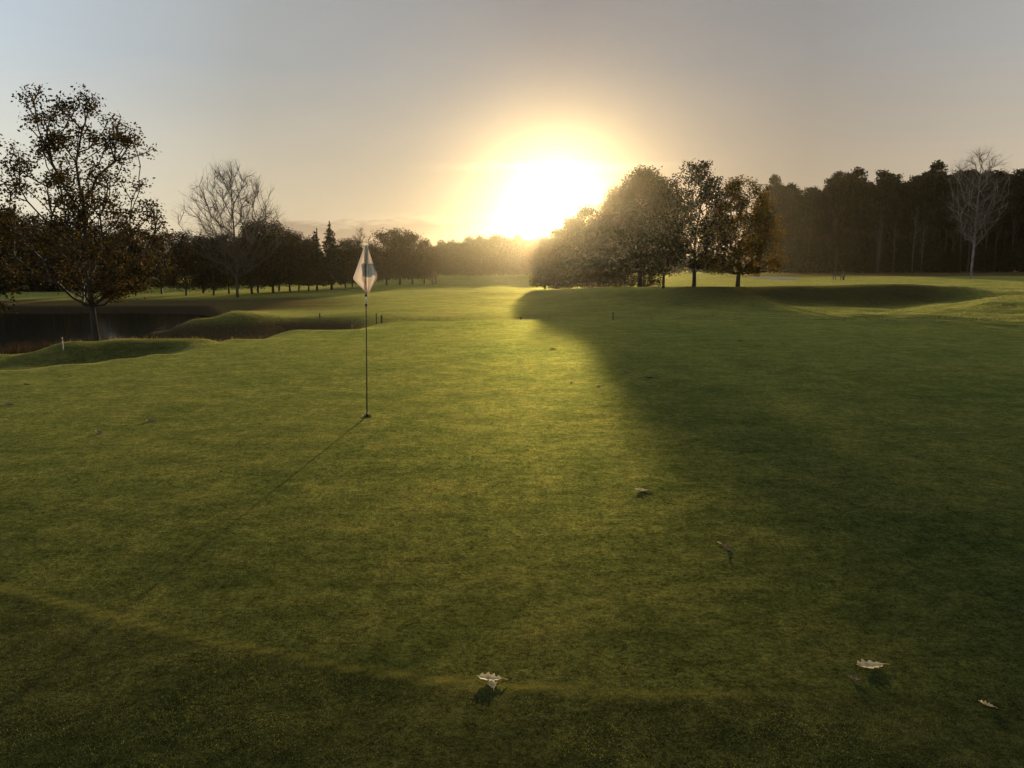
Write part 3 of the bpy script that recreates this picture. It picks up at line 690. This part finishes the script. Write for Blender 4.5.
# flag: limp square cloth hanging in two flaps
def flag():
    A = np.array
    def w(px, row, dy=0.0):
        p = at(px, row, by + dy); return A([p[0] - bx, dy, p[2] - bz])
    nu, nv = 36, 36
    V = []; Fc = []; fm = []
    # v: 0 top .. 1 bottom along the hoist; u: 0 left edge .. .45 hoist .. 1 right edge
    top = w(366, 245); bot = w(368, 293)
    for j in range(nv + 1):
        v = j / nv
        c = top * (1 - v) + bot * v
        # flap edges reach out furthest at row 279 / 277
        lw = np.interp(v, [0, .68, .72, 1], [1.2, 14.2, 14.0, 1.0]); rw = np.interp(v, [0, .62, .68, 1], [1.0, 10.2, 10.0, .8])
        row = 245 + 48 * v
        for i in range(nu + 1):
            u = i / nu * 2 - 1
            s = abs(u)
            if u < 0: px = 366 + 2 * v - lw * s
            else: px = 366 + 2 * v + rw * s
            amp = min(v / .25, 1) * .045 + .003
            dy = amp * math.sin(u * 5.2 + .8 + v * .8) + .012 * math.sin(u * 11 + v * 3) * v - .022
            rr = row + (0 if s < .02 else (.8 * math.sin(u * 7 + 1) * v))
            V.append(w(px, rr, dy))
    # two clipped lower corners come from the flap widths above; faces
    for j in range(nv):
        for i in range(nu):
            a = j * (nu + 1) + i; Fc.append([a, a + nu + 1, a + nu + 2, a + 1])
            px = None
            v = (j + .5) / nv; u = (i + .5) / nu * 2 - 1
            row = 245 + 48 * v; lw = np.interp(v, [0, .68, 1], [1.2, 14.2, 1.0]); rw = np.interp(v, [0, .62, 1], [1.0, 10.2, .8])
            x = 366 + 2 * v + (u * lw if u < 0 else u * rw)
            blue = (361.3 < x < 375.5 and 263.5 < row < 277.5 and not (x > 371 and row > 276.5 - (x - 371) * .3) and x > 361 + (row - 263) * .12) or (x > 365.6 and row <= 263.5 and x < 368.3)
            fm.append(1 if blue else 0)
    cloth = plain_mat('flag_cloth', (.52, .43, .35), .85, .06, 14, 0, .36)
    blue = plain_mat('flag_print', (.17, .20, .21), .85, .2, 25, 0, .25)
    o = mesh_obj('flag', V, np.array(Fc), None, fs, True, [cloth, blue], fm)
    o['label'] = 'limp off-white flag with a slate blue square print'
flag()

# ================================================================== STAKES AND OTHER SMALL THINGS
def stake(px, row_base, row_top, D, mat, label, rad=.035, group=None, lean=(0, 0), name='stake'):
    x = (px - 512) / F * D * math.cos(PITCH) ; z = hz(x, D); h = max(.25, at(px, row_top, D)[2] - z)
    s = empty(name, (x, D, z), label, 'stake', group)
    m = MB(); m.lathe((0, 0, 0), [(rad * .9, -.1), (rad, .02), (rad, h - rad), (rad * .8, h - .01), (rad * .3, h)], 10, 0, lean); m.obj('post', mat, s, True)
    m = MB(); m.lathe((0, 0, 0), [(rad * 1.06, h * .72), (rad * 1.06, h * .86)], 10, 0, lean); m.obj('band', M['stake_band'], s, True)
    return s
M['stake_band'] = plain_mat('stake_band', (.10, .03, .02), .6, .1, 20)
wood = plain_mat('weathered_wood', (.06, .045, .03), .8, .25, 20)
whitew = plain_mat('white_stake_paint', (.26, .23, .19), .6, .1, 15)
yellowp = plain_mat('orange_stake_paint', (.25, .13, .05), .6, .1, 15)
stake(375, 321, 313, 31.5, wood, 'thin dark stake at the ditch, nearer the flagstick of the pair', .022)
stake(380.3, 322, 315, 31.5, wood, 'stouter dark stake at the ditch, further from the flagstick of the pair', .035)
stake(318, 321, 317, 35, wood, 'lone short dark stake on the far side of the ditch', .03)
stake(350.5, 326, 320.5, 29, yellowp, 'short orange-brown stake in the ditch just before the flagstick', .028)
stake(614, 320, 312, 30, wood, 'dark stake in the shade behind the green, below the big round tree', .028)
stake(550, 321, 316.5, 30, wood, 'short faint stake behind the green, the right one under the sun', .02)
stake(521, 321, 317, 30, wood, 'short faint stake behind the green, the left one under the sun', .02)
stake(56, 345, 337, 18.6, whitew, 'slim pale stake on the bank crest, left of the oak trunk', .011)
stake(844.5, 279, 271, 100, wood, 'dark post beside the bench in front of the pine wood', .09)
# bench
def bench():
    x = (838.5 - 512) / F * 99; D = 100; z = hz(x, D)
    b = empty('park_bench', (x, D, z), 'low dark bench beside the post, in front of the pine wood', 'bench'); b.rotation_euler.z = .25
    m = MB()
    for k in range(3): m.box((0, -.16 + .16 * k, .44), (1.3, .13, .035))
    m.obj('seat', wood, b)
    m = MB()
    for k in range(2): m.box((0, .27 + .02 * k, .60 + .15 * k), (1.3, .03, .11))
    m.obj('backrest', wood, b)
    for sx in (-.55, .55):
        m = MB(); m.box((sx, -.18, .21), (.07, .07, .42)); m.box((sx, .24, .38), (.07, .06, .76)); m.box((sx, .03, .36), (.05, .36, .06)); m.obj('leg', wood, b)
bench()
# pair of small dark posts at the end of the clump beyond the flag
for px, w in ((432.5, 'left'), (435.5, 'right')):
    stake(px, 278, 271.5, 118, wood, '%s of two dark posts at the end of the clump beyond the flag' % w, .16)

# fallen oak leaves
def oak_leaf_mesh(seed, curl, L=.11):
    rng = random.Random(seed); n = 9; V = []; Fc = []
    hw = []
    for i in range(n * 2 + 1):
        t = i / (n * 2)
        base = math.sin(math.pi * min(1, t * 1.02 + .02)) ** .8 * (.55 + .45 * t)
        lobe = 1.0 if i % 4 in (2, 3) else .68
        hw.append((.36) * base * lobe * (1 + rng.uniform(-.12, .12)))
    for i, wv in enumerate(hw):
        t = i / (n * 2); y = (t - .5) * L
        for s in (-1, -.5, 0, .5, 1):
            x = s * wv * L * 1.15; k = curl * (1 + rng.uniform(-.3, .3))
            z = .006 + k * (x * x) / L * 2.6 + (abs(t - .5) ** 2) * L * .9 * curl + rng.uniform(-.0015, .0015) + (0 if s else -.002)
            V.append((x, y, z))
    for i in range(n * 2):
        for j in range(4):
            a = i * 5 + j; Fc.append([a, a + 1, a + 6, a + 5])
    # stalk
    b = len(V); r = .0014
    for y, z in ((-.5 * L, .006 + .225 * L * curl), (-.62 * L, .012), (-.72 * L, .010)):
        for k in range(4): V.append((r * math.cos(k * 1.57), y, z + r * math.sin(k * 1.57)))
    for j in range(2):
        for k in range(4): Fc.append([b + j * 4 + k, b + j * 4 + (k + 1) % 4, b + j * 4 + 4 + (k + 1) % 4, b + j * 4 + 4 + k])
    return V, Fc
M['dry_leaf'] = plain_mat('dry_leaf', (.60, .47, .25), .75, .28, 45, 0, .45)
M['brown_leaf'] = plain_mat('brown_leaf', (.12, .075, .04), .75, .25, 60, 0, .2)
def fallen(px, row, size, mat, rot, curl, label, group=None, flip=0.0):
    x, y, z = ground_at(px, row)
    V, Fc = oak_leaf_mesh(int(px * 7 + row), curl * .38, size)
    o = mesh_obj('oak_leaf', V, Fc, M[mat]); o.location = (x, y, z - .001); o.rotation_euler = (flip, flip * .5, rot)
    tag(o, label, 'leaf', group)
fallen(489, 685, .11, 'dry_leaf', 1.45, .9, 'pale curled oak leaf lying on the mown line of the green', flip=0.05)
fallen(492, 691, .06, 'dry_leaf', .2, 1.1, 'smaller pale leaf crumpled against the curled leaf on the mown line', flip=0.11)
fallen(869, 672, .13, 'dry_leaf', 1.7, .7, 'largest pale oak leaf, lying in the shaded fringe', flip=0.05)
fallen(853, 684, .05, 'brown_leaf', .6, .6, 'tiny dull leaf just below and left of the largest pale leaf')
fallen(985, 712, .055, 'dry_leaf', .9, 1.2, 'small pale leaf in the fringe nearest the corner, right of the largest leaf', flip=0.14)
fallen(641, 491, .12, 'dry_leaf', 1.5, .9, 'pale leaf alone on the green above the dark pitch mark', flip=0.07)
fallen(719, 545, .035, 'dry_leaf', .4, .8, 'tiny pale leaf at the tip of a standing brown leaf on the green', flip=0.09)
fallen(726, 550, .085, 'brown_leaf', .5, 1.4, 'brown leaf propped on edge on the green, beyond the pale lone leaf', flip=0.23)
fallen(571, 382.5, .09, 'dry_leaf', 1.0, 1.2, 'small white-looking leaf on the lit green, the left of two close together', flip=0.18)
fallen(598, 385.5, .10, 'dry_leaf', 2.1, 1.2, 'small white-looking leaf on the lit green, the right of two close together', flip=0.18)
fallen(629, 369.5, .13, 'brown_leaf', 1.4, .8, 'faint brown leaf at the edge of the tree shadow, above the two white ones', flip=0.09)
fallen(650, 378, .17, 'brown_leaf', 1.6, .8, 'dark brown leaf inside the tree shadow edge', flip=0.09)
fallen(553, 349, .17, 'brown_leaf', 1.5, .8, 'dark leaf far back on the sunlit part of the green', flip=0.09)
fallen(150, 422, .13, 'brown_leaf', 1.2, 1.0, 'dark leaf on the left of the green, beyond the propped twig-like leaf', flip=0.14)
fallen(99, 433.5, .12, 'brown_leaf', 1.0, 1.2, 'dark twig-like leaf propped up on the left of the green', flip=0.27)
fallen(8, 405, .14, 'brown_leaf', 1.4, 1.0, 'dark leaf at the extreme left of the green', flip=0.18)
fallen(26, 384.5, .14, 'brown_leaf', 1.3, .8, 'dark leaf near the bank, farthest back on the left of the green', flip=0.14)
fallen(298, 391, .06, 'brown_leaf', 1.0, 1.0, 'tiny dark leaf left of the flagstick foot', flip=0.14)
fallen(740, 341, .14, 'brown_leaf', 1.3, .8, 'dark leaf far back in the shaded part of the green', flip=0.14)

# ------------------------------------------------------------------ reeds and tall grass on the banks (stuff)
def tufts(name, pts, h, wd, mat, label, seed, cat='grass'):
    rng = np.random.default_rng(seed); pts = np.array(pts); n = len(pts)
    z = height(pts[:, 0], pts[:, 1]); hh = h * rng.uniform(.4, 1.2, n); a = rng.uniform(0, 6.28, n); b = rng.uniform(0, 6.28, n); l = hh * rng.uniform(.05, .5, n)
    c = np.stack([pts[:, 0], pts[:, 1], z - .01], 1); u = np.stack([np.cos(a) * wd, np.sin(a) * wd, 0 * a], 1) * .5
    mid = c + np.stack([np.cos(b) * l * .3, np.sin(b) * l * .3, hh * .6], 1); tip = c + np.stack([np.cos(b) * l, np.sin(b) * l, hh], 1)
    V = np.stack([c - u, c + u, mid + u * .7, mid - u * .7, tip], 1).reshape(-1, 3)
    base = np.arange(n)[:, None] * 5
    Fq = np.concatenate([base + [0, 1, 2], base + [0, 2, 3], base + [3, 2, 4]], 1).reshape(-1, 3)
    tag(mesh_obj(name, V, Fq, mat, smooth=False), label, cat, kind='stuff')
reedm = leaf_mat('reed', [(.02, .014, .007), (.045, .028, .013), (.08, .05, .022)], .2, 2)
tallg = leaf_mat('tall_grass', [(.06, .06, .02), (.12, .10, .035), (.24, .19, .09)], .4, 2)
rng = np.random.default_rng(3)
def scatter(n, p0, p1, D0, D1, cond=None):
    px = rng.uniform(p0, p1, n); D = rng.uniform(D0, D1, n); X = (px - 512) / F * D
    k = np.ones(n, bool) if cond is None else cond(X, D)
    return np.stack([X[k], D[k]], 1)
def clumpy(X, D): return (N2(X * .9, D * .7) + .5 * N3(X * 3, D * 2.4) + rng.normal(0, .25, len(X)) > .35) & (green_edge(X, D) < -.8)
hgt = lambda a, b: (lambda X, D: (height(X, D) > a) & (height(X, D) < b))
tufts('reeds', np.concatenate([scatter(5200, 10, 100, 22, 27, hgt(-1.5, -.9)), scatter(1500, -10, 16, 21, 24.5, hgt(-1.5, -.8)), scatter(700, 86, 100, 23, 26, hgt(-1.5, -.9)), scatter(500, -40, 170, 47, 51, hgt(-1.42, -1.25))]), .6, .02, reedm, 'brown reeds along the margin of the pond', 8, 'reeds')
tufts('tall_grass', np.concatenate([scatter(1700, -20, 256, 17, 22.3, lambda X, D: (height(X, D) > -.75) & (height(X + 0, D + .8) < height(X, D) - .06)), scatter(1500, 150, 300, 28, 36, hgt(-1.3, -.2))]), .10, .008, tallg, 'wispy uncut grass along the crests of the banks', 9)
tufts('rough_grass', np.concatenate([scatter(26000, 800, 1120, 24, 62, clumpy), scatter(14000, 500, 1000, 28, 70, clumpy)]), .045, .02, M['blade'], 'tufted rough on the mounds behind the green', 10)

# ================================================================== LIGHT, SKY, AIR
def build_world():
    w = bpy.data.worlds.new("World"); S.world = w; w.use_nodes = True
    nt = w.node_tree; nt.nodes.clear(); L = nt.links
    out = nd(nt, 'ShaderNodeOutputWorld')
    sky = nd(nt, 'ShaderNodeTexSky', _sky_type='NISHITA'); sky.sun_disc = False
    sky.sun_elevation = SUN_EL; sky.sun_rotation = SUN_AZ; sky.altitude = 0; sky.air_density = 1.0; sky.dust_density = 2.0; sky.ozone_density = 1.0
    tc = nd(nt, 'ShaderNodeTexCoord'); vec = tc.outputs['Generated']
    nrm = nd(nt, 'ShaderNodeVectorMath', _operation='NORMALIZE'); L.new(vec, nrm.inputs[0]); v = nrm.outputs[0]
    dt = nd(nt, 'ShaderNodeVectorMath', _operation='DOT_PRODUCT'); L.new(v, dt.inputs[0]); dt.inputs[1].default_value = SUN
    ang = math_(nt, 'MULTIPLY', math_(nt, 'ARCCOSINE', math_(nt, 'MINIMUM', dt.outputs['Value'], .999999)), 180 / math.pi)      # degrees from the sun
    sp = nd(nt, 'ShaderNodeSeparateXYZ'); L.new(v, sp.inputs[0])
    el = math_(nt, 'MULTIPLY', math_(nt, 'ARCSINE', sp.outputs[2]), 180 / math.pi)
    az = math_(nt, 'MULTIPLY', math_(nt, 'ARCTAN2', sp.outputs[0], sp.outputs[1]), 180 / math.pi)
    def gauss(x, c, s): 
        q = math_(nt, 'DIVIDE', math_(nt, 'SUBTRACT', x, c), s); return math_(nt, 'EXPONENT', math_(nt, 'MULTIPLY', math_(nt, 'MULTIPLY', q, q), -1.0))
    def fall(x, s): return math_(nt, 'EXPONENT', math_(nt, 'DIVIDE', x, -s))
    def addc(a, col, f):
        return mixc(nt, 1.0, a, mixc(nt, 1.0, col, comb(f), 'MULTIPLY'), 'ADD')
    def comb(f):
        c = nd(nt, 'ShaderNodeCombineXYZ'); [L.new(f, c.inputs[k]) for k in range(3)]; return c.outputs[0]
    base = mixc(nt, 1.0, sky.outputs[0], (SKYK, SKYK, SKYK), 'MULTIPLY')
    # thin high veil evens out the blue
    veil = ramp(nt, math_(nt, 'DIVIDE', el, 40.0, True), VEIL)
    side = mixc(nt, 1.0, ramp(nt, math_(nt, 'DIVIDE', math_(nt, 'ADD', az, 34.0), 68.0, True), [(0, (.60, .72, .87)), (.24, (.42, .46, .50)), (.54, (.265, .275, .315)), (.8, (.30, .31, .335)), (1, (.45, .47, .50))]), (10, 10, 10), 'MULTIPLY')
    c = mixc(nt, 1.0, base, mixc(nt, 1.0, side, veil, 'MULTIPLY'), 'ADD')
    c = addc(c, (1.0, .80, .50), math_(nt, 'MULTIPLY', fall(ang, 9.0), G3))
    c = addc(c, (1.0, .80, .36), math_(nt, 'MULTIPLY', fall(ang, 4.2), G2))
    c = addc(c, (1.0, .93, .72), math_(nt, 'MULTIPLY', gauss(ang, 0.0, 1.9), G1))
    # low cloud bank and a thin streak
    cv = nd(nt, 'ShaderNodeCombineXYZ'); L.new(math_(nt, 'MULTIPLY', az, .16), cv.inputs[0]); L.new(math_(nt, 'MULTIPLY', el, .75), cv.inputs[1])
    n1 = noise(nt, cv.outputs[0], 1.6, 7, .62, .4)
    topc = math_(nt, 'ADD', 1.9, math_(nt, 'MULTIPLY', n1, 3.2))
    azw = math_(nt, 'MULTIPLY', math_(nt, 'SUBTRACT', 1.0, math_(nt, 'DIVIDE', math_(nt, 'ABSOLUTE', math_(nt, 'ADD', az, 8.0)), 13.0)), 2.2, True)
    cm = math_(nt, 'MULTIPLY', math_(nt, 'MULTIPLY', math_(nt, 'SUBTRACT', topc, el), 1.5, True), azw)
    cm = math_(nt, 'MULTIPLY', cm, .7)
    cloudc = mixc(nt, 1.0, mixc(nt, 1.0, (3.3, 2.35, 1.75), comb(math_(nt, 'ADD', .85, math_(nt, 'MULTIPLY', fall(ang, 5.0), 2.2))), 'MULTIPLY'), (1, 1, 1), 'MULTIPLY')
    rim = math_(nt, 'MULTIPLY', gauss(math_(nt, 'SUBTRACT', el, topc), .15, .28), math_(nt, 'MULTIPLY', azw, fall(ang, 7.0)))
    c = mixc(nt, cm, c, cloudc)
    c = addc(c, (1.0, .75, .38), math_(nt, 'MULTIPLY', rim, 2.4))
    st = math_(nt, 'MULTIPLY', gauss(math_(nt, 'ADD', el, math_(nt, 'MULTIPLY', math_(nt, 'SUBTRACT', n1, .5), .8)), 7.15, .26), gauss(az, 3.0, 5.4))
    c = addc(c, (1.0, .80, .42), math_(nt, 'MULTIPLY', st, 5.0))
    # faint unevenness everywhere
    cv2 = nd(nt, 'ShaderNodeMapping'); cv2.inputs['Scale'].default_value = (1, 1, 4); L.new(v, cv2.inputs[0])
    n2 = noise(nt, cv2.outputs[0], 2.2, 5, .55)
    c = mixc(nt, 1.0, c, ramp(nt, n2, [(.3, (.95, .95, .96)), (.7, (1.05, 1.04, 1.03))]), 'MULTIPLY')
    bg = nd(nt, 'ShaderNodeBackground', Strength=WS); L.new(c, bg.inputs[0]); L.new(bg.outputs[0], out.inputs[0])
WS = .05
SKYK = .024
VEIL = [(0.0, (1.45, 1.05, .62)), (.12, (1.34, 1.07, .72)), (.34, (.92, .88, .80)), (.6, (.78, .78, .78))]
G1, G2, G3 = 4.0, .6, 1.55
HAZE = .00007; HAZE_G = .92
build_world()
sun = bpy.data.lights.new('sun', 'SUN'); sun.energy = 5.0; sun.angle = R(.5); sun.color = (1.0, .78, .48)
so = bpy.data.objects.new('sun', sun); COL.objects.link(so); so.rotation_euler = (-SUN).to_track_quat('-Z', 'Y').to_euler(); so.location = (0, 0, 40)

def build_haze():
    m, nt, out = newmat('haze_air')
    v = nd(nt, 'ShaderNodeVolumePrincipled', Density=HAZE, Anisotropy=HAZE_G); v.inputs['Color'].default_value = (1.0, .88, .58, 1)
    nt.links.new(v.outputs[0], out.inputs['Volume'])
    x, y0, y1, z0, z1 = 710, -70, 710, -3.2, 27.5
    V = [(-x, y0, z0), (x, y0, z0), (x, y1, z0), (-x, y1, z0), (-x, y0, z1), (x, y0, z1), (x, y1, z1), (-x, y1, z1)]
    o = mesh_obj('haze', V, [[0, 3, 2, 1], [4, 5, 6, 7], [0, 1, 5, 4], [1, 2, 6, 5], [2, 3, 7, 6], [3, 0, 4, 7]], m, smooth=False)
    tag(o, 'thin golden haze filling the air over the course', 'haze', kind='stuff')
build_haze()

cam = bpy.data.cameras.new('camera'); cam.sensor_width = 36; cam.lens = 36 * F / 1024; cam.clip_end = 4000; cam.clip_start = .05
co = bpy.data.objects.new('camera', cam); COL.objects.link(co); co.location = (0, 0, HC); co.rotation_euler = (math.pi / 2 - PITCH, 0, 0)
S.camera = co
S.render.engine = 'CYCLES'; S.render.resolution_x = 1024; S.render.resolution_y = 768
S.view_settings.view_transform = 'Standard'; S.view_settings.look = 'None'; S.view_settings.exposure = 1.0; S.view_settings.gamma = 1
c = S.cycles; c.max_bounces = 5; c.diffuse_bounces = 3; c.glossy_bounces = 2; c.transmission_bounces = 3; c.volume_bounces = 0; c.transparent_max_bounces = 6
c.use_denoising = True; c.denoising_prefilter = 'ACCURATE'; c.sample_clamp_indirect = 4.0
